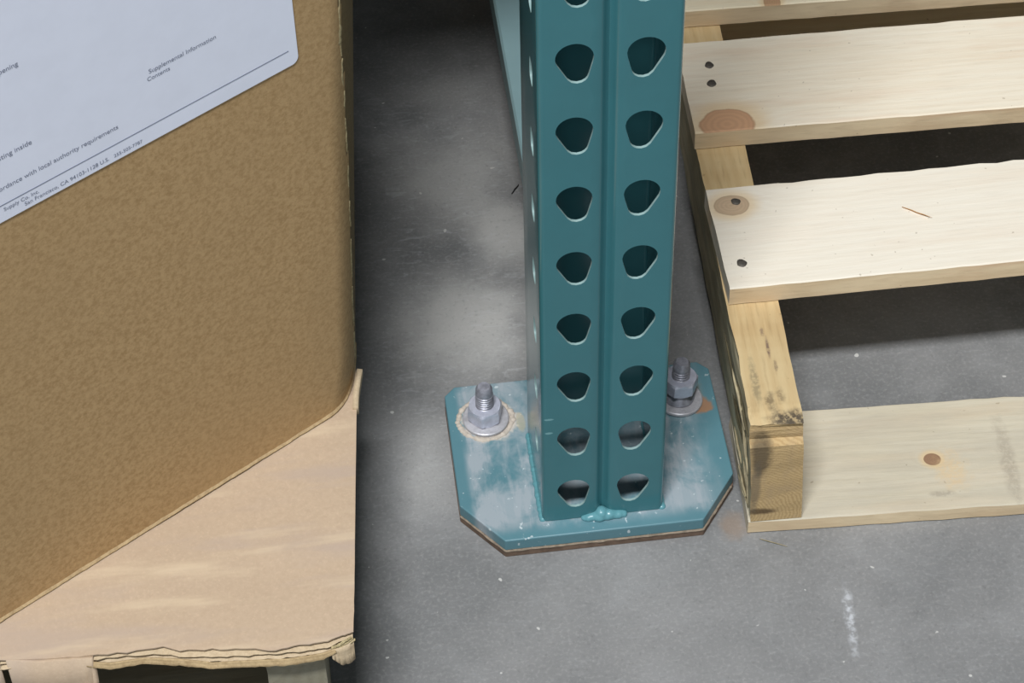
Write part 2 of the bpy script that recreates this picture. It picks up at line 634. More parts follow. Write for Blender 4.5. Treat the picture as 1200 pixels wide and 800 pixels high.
# base plate with cut corners
PX0, PX1, PY0, PY1, CH = -0.0884, 0.0874, -0.0116, 0.1185, 0.0252


def chamfered(x0, x1, y0, y1, c, cb):
    return [(x0, y0 + c * 1.25), (x0 + c, y0), (x1 - c, y0), (x1, y0 + c * 1.35), (x1, y1 - cb), (x1 - cb, y1), (x0 + cb, y1), (x0, y1 - cb)]


v, f = prism(chamfered(PX0, PX1, PY0, PY1, CH, 0.007), 0.0056, ZP)
plate = obj('base_plate', v, f, M_plate, rack)
bevel(plate, 0.0008, 2)
plate2 = plate.copy()
C.objects.link(plate2)
plate2.parent = rack
plate2.location = (0, 1.14, 0)
plate2.rotation_euler = (0, 0, math.pi)

sp_ = chamfered(PX0 - 0.0002, PX1 + 0.0004, PY0 - 0.0008, PY1, CH, 0.007)
v, f = prism(sp_, 0.0, 0.0052)
sh = obj('shim_plate', v, f, M_shim, rack)
sh['label'] = 'rusty brown shim under the teal plate'
bevel(sh, 0.0005, 1)
sh2 = sh.copy()
C.objects.link(sh2)
sh2.parent = rack
sh2.location = (0, 1.14, 0)
sh2.rotation_euler = (0, 0, math.pi)
# chalky mortar line squeezed out between shim and plate, lumpy along the front
rng = random.Random(3)
pp = sp_[:4]
bm = bmesh.new()
line = []
for (a, b) in zip(pp[:-1], pp[1:]):
    L = math.dist(a, b)
    for k in range(int(L / 0.0022)):
        t = k * 0.0022 / L
        line.append((a[0] + (b[0] - a[0]) * t, a[1] + (b[1] - a[1]) * t, (b[0] - a[0]) / L, (b[1] - a[1]) / L))
prev = None
for (x, y, tx, ty) in line:
    o_ = 0.0003 + 0.0008 * nz(x, y, 0, 160)
    h_ = 0.0005 + 0.0004 * nz(x, y, 4, 220)
    nx_, ny_ = ty, -tx
    ring = [bm.verts.new((x + nx_ * q, y + ny_ * q, 0.0054 + dz)) for q, dz in ((-0.002, -h_), (o_, -h_ * 0.6), (o_, h_ * 0.6), (-0.002, h_))]
    if prev:
        for i in range(4):
            bm.faces.new((prev[i], prev[(i + 1) % 4], ring[(i + 1) % 4], ring[i]))
    prev = ring
bmobj('mortar_line', bm, M_shimtop, rack, True)['label'] = 'chalky tan line under the teal plate'


# weld beads
def blob_chain(name, pts, mat, parent, seed=1, loc=(0, 0, 0)):
    bm = bmesh.new()
    r_ = random.Random(seed)
    for (x, y, z, rad) in pts:
        m = Matrix.Translation((x, y, z)) @ Matrix.Diagonal((rad * r_.uniform(0.9, 1.2), rad * r_.uniform(0.8, 1.1), rad * r_.uniform(0.7, 0.95), 1))
        bmesh.ops.create_icosphere(bm, subdivisions=3, radius=1.0, matrix=m)
    o = bmobj(name, bm, mat, parent, True, loc)
    rm = o.modifiers.new('fuse', 'REMESH')
    rm.mode = 'VOXEL'
    rm.voxel_size = 0.0006
    rm.use_smooth_shade = True
    sm_ = o.modifiers.new('soft', 'SMOOTH')
    sm_.iterations = 4
    return o


pts = []
for k in range(15):
    t = k / 14
    x = -0.011 + 0.024 * t
    pts.append((x, -0.0008 + 0.001 * nz(x, 0, 0, 300), ZP + 0.0008 + 0.0012 * math.sin(math.pi * t), 0.0026 + 0.0016 * math.sin(math.pi * t)))
pts += [(-0.001, 0.0, ZP + 0.0035, 0.0045), (0.004, -0.001, ZP + 0.0025, 0.004)]
pw = paint('welded_teal_enamel', (96, 150, 158), 0, 0.3)
blob_chain('weld_bead', pts, pw, rack, 2)
for s in (-1, 1):
    pts = [(s * 0.0378, 0.002 + 0.0016 * k, ZP + 0.0002, 0.0024 + 0.0003 * nz(k * 0.7, s, 0)) for k in range(44)]
    blob_chain('weld_bead', pts, pw, rack, 5 + s)


# anchor bolts (part) with nut and washer (sub-parts)
def lathe(prof, seg=40):
    v, f = [], []
    for (r_, z) in prof:
        for k in range(seg):
            a = 2 * math.pi * k / seg
            v.append((r_ * math.cos(a), r_ * math.sin(a), z))
    for i in range(len(prof) - 1):
        for k in range(seg):
            a, b = i * seg + k, i * seg + (k + 1) % seg
            f.append((a, b, b + seg, a + seg))
    f.append(tuple(range(seg - 1, -1, -1)))
    n = len(prof) - 1
    f.append(tuple(n * seg + k for k in range(seg)))
    return v, f


def hex_nut(af, h, z0, rot):
    """hex nut with the domed chamfer of its corners"""
    v, f = [], []
    seg = 48
    R_in = af / 2
    lv = [(z0, 0.93), (z0 + h * 0.10, 1.0), (z0 + h * 0.5, 1.0), (z0 + h * 0.86, 1.0), (z0 + h, 0.90)]
    for li, (z, sc) in enumerate(lv):
        for k in range(seg):
            a = 2 * math.pi * k / seg
            b = (a % (math.pi / 3)) - math.pi / 6
            hexr = R_in / math.cos(b)
            if li in (0, 4):
                rr = min(hexr, R_in * 1.01)
                rr *= 0.985
            else:
                rr = hexr
                if li in (1, 3):
                    rr = min(hexr, R_in * 1.13)
            v.append((rr * math.cos(a + rot), rr * math.sin(a + rot), z))
    for i in range(len(lv) - 1):
        for k in range(seg):
            a, b = i * seg + k, i * seg + (k + 1) % seg
            f.append((a, b, b + seg, a + seg))
    f.append(tuple(range(seg - 1, -1, -1)))
    f.append(tuple((len(lv) - 1) * seg + k for k in range(seg)))
    return v, f


def anchor(x, y, parent, zn, nh, top, rot, sleeve, tilt=(0, 0), gray=True):
    prof = [(0.0052, -0.006), (0.0052, zn + nh - 0.001)]
    z = zn + nh - 0.001
    while z < top - 0.0075:
        prof += [(0.0043, z), (0.0059, z + 0.0008), (0.0059, z + 0.0011), (0.0043, z + 0.0019)]
        z += 0.0021
    prof += [(0.0056, z), (0.0054, top - 0.0022), (0.0040, top)]
    v, f = lathe(prof)
    b = obj('anchor_bolt', v, f, M_zinc_dull, parent, True, loc=(x, y, ZP))
    b.rotation_euler = (tilt[0], tilt[1], 0)
    m = b.modifiers.new('es', 'EDGE_SPLIT')
    m.split_angle = R(50)
    v, f = hex_nut(0.0206, nh, zn, rot)
    nt = obj('hex_nut', v, f, M_zinc, b, False)
    wv, wf = lathe([(0.0145, 0.0), (0.0152, 0.0005), (0.0152, 0.0022), (0.0145, 0.0027), (0.0062, 0.0029)])
    ws = obj('washer', wv, wf, M_wash, b, False)
    ws.location = (0.0004, -0.0006, 0.0)
    bevel(ws, 0.0003, 1)
    if sleeve:
        cv, cf = lathe([(0.0092, 0.0028), (0.0102, 0.0034), (0.0102, 0.0048), (0.0088, 0.0056), (0.0086, zn)])
        obj('spacer_collar', cv, cf, M_zinc_dull, b, True)
    return b


anchor(-0.0642, 0.0885, rack, 0.0030, 0.0115, 0.0325, R(14), False)
anchor(0.0632, 0.0875, rack, 0.0122, 0.0105, 0.0365, R(2), True, (R(-2), R(2)))
dust = [(-0.0642 + 0.0175 * math.cos(a) + 0.0015 * nz(a * 3, 1), 0.0880 + 0.0170 * math.sin(a), ZP - 0.0002, 0.0019 + 0.0010 * nz(a * 5, 2)) for a in [2 * math.pi * k / 40 for k in range(40)]]
blob_chain('dust_ring', dust, plain('pale_concrete_dust', (202, 190, 176), 0.9, 0, 0.2), rack, 9)['label'] = 'pale concrete dust around the bolt washer'

# horizontal brace: channel running back from the post
bw, bz0, bz1, by0, by1 = 0.0200, 0.078, 0.103, 0.0785, 1.062
sec = [(-bw, bz0), (-bw, bz1 - 0.0015), (-bw + 0.0015, bz1), (bw - 0.0015, bz1), (bw, bz1 - 0.0015), (bw, bz0), (bw - 0.0018, bz0), (bw - 0.0018, bz1 - 0.0022), (-bw + 0.0018, bz1 - 0.0022), (-bw + 0.0018, bz0)]
vv, ff = [], []
for y in (by0, by1):
    vv += [(x, y, z) for x, z in sec]
ns = len(sec)
ff = [tuple(range(ns)), tuple(range(2 * ns - 1, ns - 1, -1))] + [(i, ns + i, ns + (i + 1) % ns, (i + 1) % ns) for i in range(ns)]
br = obj('brace', vv, ff, M_brace, rack)
br['label'] = 'grey green channel brace running back from the post'


# shelf level added over the box bay, out of view, to shade the far floor
def bar(name, x0, x1, y0, y1, z0, z1, mat, wd=0.003):
    v, f = prism([(x0, y0), (x1, y0), (x1, y1), (x0, y1)], z0, z1)
    o = obj(name, v, f, mat, rack)
    bevel(o, wd, 2)
    return o


M_shade_beam = plain('orange_shade_beam_enamel', (200, 104, 44), 0.4, 0, 0.1)
bar('shade_beam', -2.60, -0.040, -0.010, 0.035, 0.940, 1.040, M_shade_beam)
bar('shade_beam', -2.60, -0.040, 1.105, 1.150, 0.940, 1.040, M_shade_beam)
M_dk = wood('shade_deck_board', (190, 170, 135), (160, 136, 100), 17.0, contrast=0.5)
bar('shade_deck', -2.60, -0.042, 0.036, 1.104, 1.010, 1.038, M_dk)


M_sawn = wood('rough_sawn_edge', (230, 208, 172), (196, 162, 122), 21.0, contrast=0.7, pink=0.6, weather=0.2, wcol=(160, 140, 110))

# ------------------------------------------------------------------ pallets
def board(name, L, W, T, mat, parent, loc, rz, seed=0, rough=0.0006, cup=0.0, ragged=0.0, nx=90, z0=0.0, front_drop=None):
    """sawn board along +x from its left front bottom corner"""
    ch = 0.0009
    prof = [(ch, 0), (W * 0.33, 0), (W * 0.67, 0), (W - ch, 0), (W, ch), (W, T - ch), (W - ch, T), (W * 0.8, T), (W * 0.6, T), (W * 0.4, T), (W * 0.2, T), (ch, T), (0, T - ch), (0, ch)]
    v, f = [], []
    n = len(prof)
    for i in range(nx + 1):
        x = L * i / nx
        for (y, z) in prof:
            dy = 0
            if y < W * 0.1:
                dy = rough * nz(x * 60, seed, z * 40) + rough * 0.8 * nz(x * 11, seed + 3)
            elif y > W * 0.9:
                dy = (rough + ragged) * nz(x * 75, seed + 7, z * 60) + ragged * 1.2 * nz(x * 190, seed + 9, 0)
            dz = 0.0004 * nz(x * 9, y * 9, seed + z * 10) + cup * ((y / W - 0.5) ** 2)
            xe = x
            if i == 0:
                xe += 0.0008 * nz(y * 200, z * 100, seed + 2)
            v.append((xe, y + dy, z + dz))
    for i in range(nx):
        for k in range(n):
            a, b = i * n + k, i * n + (k + 1) % n
            f.append((a, b, b + n, a + n))
    mi = [1 if (q % n) >= 12 else 0 for q in range(len(f))] + [0, 0]
    f.append(tuple(range(n - 1, -1, -1)))
    f.append(tuple(nx * n + k for k in range(n)))
    o = obj(name, v, f, [mat, M_sawn], parent, False, mi, loc, rz)
    return o


def nail(parent, x, y, z, r_=0.0030, seed=0, lie=0.0006):
    prof = [(r_ * 0.98, -0.002), (r_ * 1.02, lie * 0.3), (r_ * 0.9, lie), (r_ * 0.3, lie * 1.15)]
    v, f = lathe(prof, 14)
    q = random.Random(seed)
    v = [(a * (1 + 0.10 * math.sin(3 * math.atan2(b, a) + seed)), b * (1 + 0.12 * math.cos(2 * math.atan2(b, a) + seed)), c) for a, b, c in v]
    return obj('nail_head', v, f, M_nail, parent, True, None, (x, y, z))


pal = thing('wooden_pallet', 'pale pine pallet on the floor right of the teal post, lead top board missing', 'pallet', (0.090, -0.0155, 0.0))
OX, OY = 0.090, -0.0155
TD = 0.0155          # deck board thickness
ZS = 0.0126          # stringer underside
ZD = 0.1050          # stringer top

# the near stringer: chewed front end, weathered outer face
end_st = [(0.012, 0.0, 0.010, 0.03, 0.02, 0.004, (60, 52, 44), 0.0)]
M_str_top = wood('sawn_pine_stringer', (206, 182, 138), (184, 152, 106), 3.3, contrast=0.75, alongz=True,
                 stains=((0.022, 0.006, 0.105, 0.017, 0.008, 0.02, (56, 50, 46), 0.9), (0.010, 0.020, 0.105, 0.0035, 0.009, 0.02, (74, 62, 50), 0.6),
                         (0.017, 0.024, 0.105, 0.003, 0.007, 0.02, (86, 72, 56), 0.5), (0.0175, 0.0475, 0.105, 0.0013, 0.0045, 0.02, (84, 68, 66), 0.8),
                         (0.0150, 0.0630, 0.105, 0.0012, 0.0100, 0.02, (104, 84, 78), 0.8), (0.0135, 0.0760, 0.105, 0.0016, 0.0040, 0.02, (110, 88, 80), 0.6),
                         (0.003, 0.035, 0.105, 0.0030, 0.020, 0.02, (120, 108, 84), 0.6), (0.020, 0.000, 0.105, 0.024, 0.003, 0.02, (60, 52, 46), 0.7)))
M_str_end = endgrain('pine_end_grain', (198, 170, 124), (164, 132, 90), (-0.004, 0.018),
                 stains=((0.003, 0.0, 0.078, 0.008, 0.03, 0.022, (66, 60, 52), 0.75), (0.006, 0.0, 0.022, 0.012, 0.02, 0.004, (78, 60, 44), 0.8),
                         (0.001, 0.0, 0.045, 0.004, 0.03, 0.03, (104, 96, 84), 0.6)))


def stringer(L, W, lean, chew, mats, parent, loc, rz, seed):
    # side elevation of the front end (y, z): small bite below the top corner, as if a fork split it
    H = ZD - ZS
    ny = 70
    nzs = 14
    nxs = 5
    v, f, mi = [], [], []
    ys = [0.0, 0.002, 0.004, 0.007, 0.011, 0.016, 0.022, 0.03] + [0.03 + (L - 0.03) * (k / ny) for k in range(1, ny + 1)]
    zf = [0, .08, .2, .32, .44, .56, .66, .74, .79, .82, .86, .90, .94, 1.0]
    ring_n = None
    for yi, y in enumerate(ys):
        ring = []
        # go round: bottom (x 0..W), right side up, top back, left side down
        pts = [(k / nxs, 0.0) for k in range(nxs)] + [(1.0, q) for q in zf[:-1]] + [(1 - k / nxs, 1.0) for k in range(nxs)] + [(0.0, q) for q in zf[::-1][:-1]]
        for (fx, fz) in pts:
            x = W * fx
            z = ZS + H * fz
            yy = y
            if chew:
                if yi == 0:
                    yy += 0.0012 * nz(x * 120, z * 120, seed)
                # recess of the bite
                if 0.80 <= fz <= 0.95:
                    dep = 0.0075 * (0.7 + 0.5 * nz(x * 90, z * 60, seed + 2))
                    yy += dep * max(0, 1 - y / 0.02)
                elif fz > 0.95:
                    yy += (0.003 + 0.003 * nz(x * 150, 0, seed + 5) + 0.0015 * (1 - fx)) * max(0, 1 - y / 0.02)
                    z -= 0.0030 * max(0, 1 - y / 0.018) ** 2
            lx = x + lean * (z - ZS) / H
            if fx == 0.0:
                lx += 0.0010 * nz(yy * 25, z * 90, seed) + 0.0006 * nz(yy * 140, z * 300, seed)
                if chew and fz > 0.93:
                    # splintered upper arris near the front
                    g = max(0.0, 1 - abs(yy - 0.045) / 0.05)
                    lx += 0.0022 * g * (0.6 + nz(yy * 130, 0, seed + 9))
                    z -= 0.0012 * g * (1 + nz(yy * 90, 4, seed))
            if fx == 1.0:
                lx += 0.0007 * nz(yy * 40, z * 40, seed + 4)
            v.append((lx, yy, z))
            ring.append(len(v) - 1)
        ring_n = len(ring)
        if yi:
            for k in range(ring_n):
                a = (yi - 1) * ring_n + k
                b = (yi - 1) * ring_n + (k + 1) % ring_n
                f.append((a, b, b + ring_n, a + ring_n))
                (fx, fz) = pts[k]
                nb = pts[(k + 1) % ring_n]
                mi.append(0 if (fz == 1.0 and nb[1] == 1.0) else (1 if (fx == 0.0 and nb[0] == 0.0) or fx == nb[0] == 0.0 else (0 if fx == 1.0 else 1)))
    # end caps as quads between left and right columns
    nzf = len(zf)
    rightcol = list(range(nxs, nxs + nzf - 1)) + [nxs + nzf - 1]
    leftcol = [0] + [nxs + (nzf - 1) + nxs + (nzf - 1) - 1 - k for k in range(nzf - 1)][::1]
    # leftcol listed from bottom to top
    tot = ring_n
    leftcol = [0] + [tot - 1 - k for k in range(nzf - 1)]
    base2 = (len(ys) - 1) * ring_n
    for k in range(nzf - 1):
        f.append((leftcol[k], rightcol[k], rightcol[k + 1], leftcol[k + 1]))
        mi.append(2)
        f.append((base2 + leftcol[k], base2 + leftcol[k + 1], base2 + rightcol[k + 1], base2 + rightcol[k]))
        mi.append(2)
    return obj('stringer', v, f, mats, parent, False, mi, loc, rz)


st = stringer(1.016, 0.0325, -0.0050, True, [M_str_top, M_old, M_str_end], pal, (0.0015, 0.0005, 0), R(-2.3), 4)
M_s2 = wood('pine_stringer_inner', (206, 180, 136), (176, 144, 100), 6.0, contrast=0.7, alongz=True)
stringer(1.016, 0.0325, 0.0, False, [M_s2, M_s2, M_s2], pal, (0.4900, -0.012, 0), R(-2.3), 14)
stringer(1.016, 0.0325, 0.0, False, [M_s2, M_s2, M_s2], pal, (0.9780, -0.024, 0), R(-2.3), 24)

KR = (204, 160, 124)
m_b3 = wood('pine_deck_knotted', (238, 229, 212), (224, 207, 182), 1.0, knots=((0.0140, 0.0720, 0.0118, 0.0092, (198, 172, 142)),), contrast=0.26, pink=0.10)
m_b2 = wood('pine_deck_red_knot', (238, 227, 206), (222, 200, 168), 2.7, knots=((0.0225, 0.0060, 0.0190, 0.0150, KR),), contrast=0.34, pink=0.22)
m_b1 = wood('pine_deck_small_knot', (238, 226, 198), (222, 198, 158), 4.2, knots=((0.0640, 0.0030, 0.0060, 0.0090, (190, 152, 116)),), contrast=0.36, pink=0.2)
m_bx = wood('pine_deck_plain', (236, 222, 192), (216, 190, 150), 8.2, contrast=0.5, pink=0.15)
m_bb = wood('pine_bottom_board', (206, 197, 176), (188, 176, 150), 6.6, knots=((0.1240, 0.0400, 0.0055, 0.0050, (150, 118, 92)),), contrast=0.5,
            weather=0.4, wcol=(178, 170, 154), pink=0.1,
            stains=((0.135, 0.030, 0.0155, 0.012, 0.018, 0.02, (216, 186, 140), 0.5), (0.172, 0.035, 0.0155, 0.006, 0.04, 0.02, (150, 138, 122), 0.45),
                    (0.125, 0.012, 0.0155, 0.010, 0.003, 0.02, (120, 108, 96), 0.4)))
# deck boards (loc is relative to the pallet root)
b3 = board('deck_board', 1.016, 0.0885, TD, m_b3, pal, (0.0915 - OX, 0.0850 - OY, ZD), R(-0.3), 1, ragged=0.0007)
b2 = board('deck_board', 1.016, 0.0900, TD, m_b2, pal, (0.0945 - OX, 0.2262 - OY, ZD), R(-1.35), 2, ragged=0.0006)
b1 = board('deck_board', 1.016, 0.0890, TD, m_b1, pal, (0.1060 - OX, 0.3480 - OY, ZD), R(-1.8), 3)
board('deck_board', 1.016, 0.1390, TD, m_bx, pal, (0.112 - OX, 0.470 - OY, ZD), R(-2.0), 4)
board('deck_board', 1.016, 0.0890, TD, m_bx, pal, (0.118 - OX, 0.660 - OY, ZD), R(-2.3), 5)
board('deck_board', 1.016, 0.1390, TD, m_bx, pal, (0.126 - OX, 0.820 - OY, ZD), R(-2.3), 6)
board('bottom_board', 1.016, 0.0880, 0.0120, m_bb, pal, (0.0903 - OX, -0.0150 - OY, 0.0003), R(-3.0), 7, ragged=0.0004)
board('bottom_board', 1.016, 0.0890, 0.0120, m_bx, pal, (0.112 - OX, 0.420 - OY, 0.0003), R(-2.3), 8)
board('bottom_board', 1.016, 0.1390, 0.0120, m_bx, pal, (0.128 - OX, 0.820 - OY, 0.0003), R(-2.3), 9)
nail(pal, 0.1091 - OX, 0.1597 - OY, ZD + TD, 0.0030, 1)
nail(pal, 0.1028 - OX, 0.1057 - OY, ZD + TD, 0.0032, 2)
nail(pal, 0.1153 - OX, 0.2908 - OY, ZD + TD, 0.0030, 3)
nail(pal, 0.1137 - OX, 0.2725 - OY, ZD + TD, 0.0032, 4)
nail(pal, 0.1163 - OX, 0.4000 - OY, ZD + TD, 0.0030, 5)


# torn fibres on the near stringer's outer face and front corner
def sliver(parent, p0, p1, w0, mat, seed, name='wood_splinter'):
    a, b = Vector(p0), Vector(p1)
    d = (b - a)
    L = d.length
    d.normalize()
    up = Vector((1, 0, 0.25)).normalized()
    sd = d.cross(up).normalized()
    v, f = [], []
    n = 12
    for i in range(n + 1):
        t = i / n
        wd = w0 * (math.sin(math.pi * min(1, 0.08 + t * 0.92)) ** 0.6) + 0.00015
        c = a + d * (L * t) + up * (0.0006 * nz(t * 3, seed)) + sd * (0.0010 * nz(t * 2.5, seed + 5))
        for (q, h) in ((-1, 0), (0, -0.55), (1, 0), (0, 0.55)):
            v.append(tuple(c + sd * (wd * q) + up * (-wd * h)))
    for i in range(n):
        for k in range(4):
            p, q = i * 4 + k, i * 4 + (k + 1) % 4
            f.append((p, q, q + 4, p + 4))
    f.append((3, 2, 1, 0))
    f.append((n * 4, n * 4 + 1, n * 4 + 2, n * 4 + 3))
    return obj(name, v, f, mat, parent, True)


rs = random.Random(11)
for k in range(7):
    y0 = rs.uniform(-0.001, 0.05)
    z0 = rs.uniform(0.022, 0.098)
    ln = rs.uniform(0.016, 0.045)
    xx = 0.0012 - 0.005 * (z0 - ZS) / 0.089 - 0.0012
    sliver(pal, (xx + y0 * 0.04, y0, z0), (xx + (y0 + ln) * 0.04, y0 + ln, z0 + rs.uniform(-0.010, 0.006)), rs.uniform(0.0008, 0.0019), M_fibre if k % 3 else M_fibre_dark, k * 3.1)
# two long ones hanging over the upper front corner
sliver(pal, (-0.0040, 0.012, 0.090), (-0.0052, 0.052, 0.1020), 0.0021, M_fibre, 2.2)
sliver(pal, (-0.0030, 0.001, 0.060), (-0.0046, 0.024, 0.0990), 0.0017, M_fibre, 5.2)
sliver(pal, (-0.0016, -0.0015, 0.030), (-0.0040, 0.010, 0.0860), 0.0013, M_fibre, 7.2)
sliver(pal, (-0.0036, 0.030, 0.088), (-0.0040, 0.085, 0.0985), 0.0015, M_fibre_dark, 9.2)

# loose splinters
sl = sliver(None, (0, 0, 0.0009), (0.0165, -0.0125, 0.0009), 0.0008, M_chip, 3.3, 'wood_splinter')
sl.location = (0.2135, 0.1395, ZD + TD)
sl['label'] = 'thin brown splinter lying loose on the pale deck board with the round knot'
sl['category'] = 'splinter'
sl = sliver(None, (0, 0, 0.0008), (0.016, -0.0085, 0.0008), 0.0011, M_fibre, 6.3, 'wood_splinter')
sl.location = (0.0975, -0.0205, 0)
sl['label'] = 'pale splinter on the floor at the pallet front corner near the teal plate'
sl['category'] = 'splinter'

tw = sliver(None, (0, 0, 0.0009), (0.006, 0.0085, 0.0012), 0.0008, plain('black_grit', (34, 32, 32), 0.8, 0, 0.1), 8.3, 'debris_chip')
tw.location = (-0.0200, 0.3065, 0)
tw['label'] = 'tiny black chip of debris on the floor just left of the teal post'
tw['category'] = 'debris'

# ------------------------------------------------------------------ left pallet under the box
lp = thing('wooden_pallet', 'shaded pallet under the brown box, only a stringer end showing below the torn sheet', 'pallet', (-0.179, -0.146, 0))
lx, ly = -0.179, -0.146
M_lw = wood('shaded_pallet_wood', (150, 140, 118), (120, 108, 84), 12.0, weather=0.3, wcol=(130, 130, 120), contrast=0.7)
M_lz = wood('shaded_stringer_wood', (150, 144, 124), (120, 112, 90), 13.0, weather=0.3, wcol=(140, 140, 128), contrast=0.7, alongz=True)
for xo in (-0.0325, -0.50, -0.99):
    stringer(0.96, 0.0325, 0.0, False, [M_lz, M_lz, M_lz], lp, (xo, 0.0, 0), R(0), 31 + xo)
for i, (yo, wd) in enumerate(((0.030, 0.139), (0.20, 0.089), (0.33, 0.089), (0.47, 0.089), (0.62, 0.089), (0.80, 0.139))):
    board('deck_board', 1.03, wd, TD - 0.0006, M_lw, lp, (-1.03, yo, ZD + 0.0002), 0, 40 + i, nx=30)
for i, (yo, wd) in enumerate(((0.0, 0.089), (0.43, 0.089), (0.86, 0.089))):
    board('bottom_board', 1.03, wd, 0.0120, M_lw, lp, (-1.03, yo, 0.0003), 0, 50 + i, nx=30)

# ------------------------------------------------------------------ cardboard sheet
ZSH = 0.1205
sheet = thing('cardboard_sheet', 'flat tan cardboard sheet with torn layered front edge, between the brown box and its pallet', 'cardboard', (-0.16, -0.14, ZSH))
SX, SY = -0.16, -0.14


def interp(tab, x):
    if x <= tab[0][0]:
        return tab[0][1]
    for (a, b), (c, d) in zip(tab[:-1], tab[1:]):
        if x <= c:
            return b + (d - b) * (x - a) / (c - a)
    return tab[-1][1]


front1 = [(-1.24, -0.140), (-0.60, -0.138), (-0.36, -0.1350), (-0.3273, -0.1385), (-0.3064, -0.1391), (-0.2901, -0.1396), (-0.2667, -0.1388), (-0.2597, -0.1420), (-0.2388, -0.1443),
          (-0.2154, -0.1469), (-0.2062, -0.1499), (-0.1944, -0.1481), (-0.1756, -0.1478), (-0.1683, -0.1448), (-0.1615, -0.1439)]
front2 = [(-1.24, -0.141), (-0.60, -0.139), (-0.3200, -0.1360), (-0.3058, -0.1400), (-0.2869, -0.1400), (-0.2657, -0.1415), (-0.2565, -0.1450), (-0.2355, -0.1475), (-0.2166, -0.1490),
          (-0.1977, -0.1500), (-0.1764, -0.1500), (-0.1700, -0.1470), (-0.1645, -0.1460)]


def right_edge(y):
    # x of the sheet's right edge
    return interp([(-0.16, -0.1624), (-0.1457, -0.1618), (-0.12, -0.1592), (-0.0724, -0.1549), (-0.0163, -0.1499), (0.0363, -0.1450), (0.08, -0.1445), (0.8, -0.1445)], y)


def ply(name, ztop, th, front, mat, xs0, xr_off, yback, seed, wrinkle=0.0010, jag=0.0008, droop=0.0):
    """one ply of board: grid between a torn front edge and a straight back"""
    nx, ny = 150, 46
    v, f = [], []
    for j in range(ny + 1):
        t = (j / ny) ** 1.7
        for i in range(nx + 1):
            s = i / nx
            s2 = 1 - (1 - s) ** 1.6
            xf = xs0 + (right_edge(-0.14) + xr_off - xs0) * s2
            yf = interp(front, xf)
            yf += jag * (nz(xf * 170, seed) + 0.6 * nz(xf * 420, seed + 2)) if j == 0 else 0
            y = yf + (yback - yf) * t
            x = xs0 + (right_edge(y) + xr_off - xs0) * s2 + (0.0004 * nz(y * 150, seed) if i == nx else 0)
            dz = wrinkle * (nz(x * 9, y * 16, seed) + 0.5 * nz(x * 22 + y * 14, y * 44, seed + 1))
            # long shallow crease parallel to the front, and the dog-eared diagonal one
            cr = abs((y + 0.105 - 0.10 * (x + 0.26)) / 0.008)
            dz += -0.0011 * max(0, 1 - cr) if x > -0.30 else 0
            cr2 = abs(((x + 0.205) * 0.6 + (y + 0.072)) / 0.004)
            dz += 0.0008 * max(0, 1 - cr2) if -0.225 < x < -0.180 else 0
            dz -= droop * max(0, 1 - (y - yf) / 0.02) ** 2
            edge = min(1, max(0, (y + 0.02) / 0.05)) if y > -0.02 else 0
            dz *= (1 - edge)
            # under the box the sheet lies pressed flat
            v.append((x - SX, y - SY, ztop - ZSH + dz))
    for j in range(ny):
        for i in range(nx):
            a = j * (nx + 1) + i
            f.append((a, a + 1, a + nx + 2, a + nx + 1))
    o = obj(name, v, f, mat, sheet, True)
    me = o.data
    if me.polygons[0].normal.z < 0:
        me.flip_normals()
    so = o.modifiers.new('th', 'SOLIDIFY')
    so.thickness = th
    so.offset = -1
    es = o.modifiers.new('es', 'EDGE_SPLIT')
    es.split_angle = R(45)
    return o


ply('top_ply', 0.1245, 0.0009, front1, M_sheet, -1.24, 0.0, 0.80, 1, 0.0009, 0.0012)
ply('middle_ply', 0.1228, 0.0007, front2, M_sheet_in, -1.24, -0.0006, 0.05, 5, 0.0002, 0.0014, 0.0016)
front3 = [(a, b - 0.0008 + 0.0015 * nz(a * 60, 9)) for a, b in front2]
ply('bottom_ply', 0.1216, 0.0008, front3, M_sheet_in, -1.24, -0.0012, 0.05, 9, 0.0001, 0.0012, 0.0040)


# torn and curled strips hanging off the edge
def ribbon(name, path, height, mat, parent, ox, oy, oz, th=0.0008, jag=0.001, seed=0, lean=0.0):
    v, f = [], []
    nseg = 70
    for i in range(nseg + 1):
        t = i / nseg
        k = t * (len(path) - 1)
        a = int(min(k, len(path) - 2))
        u_ = k - a
        P = [path[a][q] + (path[a + 1][q] - path[a][q]) * u_ for q in range(4)]
        h = P[3] * height + jag * nz(t * 40, seed)
        for q in range(4):
            s = q / 3
            v.append((P[0] - ox, P[1] - oy - lean * s * s + 0.0006 * nz(t * 9, s * 2, seed), P[2] - h * s - oz))
    for i in range(nseg):
        for q in range(3):
            a = i * 4 + q
            f.append((a, a + 1, a + 5, a + 4))
    o = obj(name, v, f, mat, parent, True)
    so = o.modifiers.new('th', 'SOLIDIFY')
    so.thickness = th
    so.offset = 0
    return o


# wide flap folded down over the front at the left
ribbon('folded_flap', [(-0.3520, -0.1352, 0.1240, 1.0), (-0.335, -0.1388, 0.1238, 1.0), (-0.3180, -0.1395, 0.1238, 0.98), (-0.3100, -0.1400, 0.1236, 0.85), (-0.3050, -0.1405, 0.1236, 0.25)],
       0.060, M_sheet, sheet, SX, SY, ZSH, 0.0030, 0.001, 3, 0.006)
ribbon('folded_flap', [(-0.60, -0.1395, 0.1240, 1.0), (-0.45, -0.1370, 0.1240, 1.0), (-0.3560, -0.1352, 0.1240, 1.0)],
       0.060, M_sheet, sheet, SX, SY, ZSH, 0.0030, 0.001, 13, 0.006)
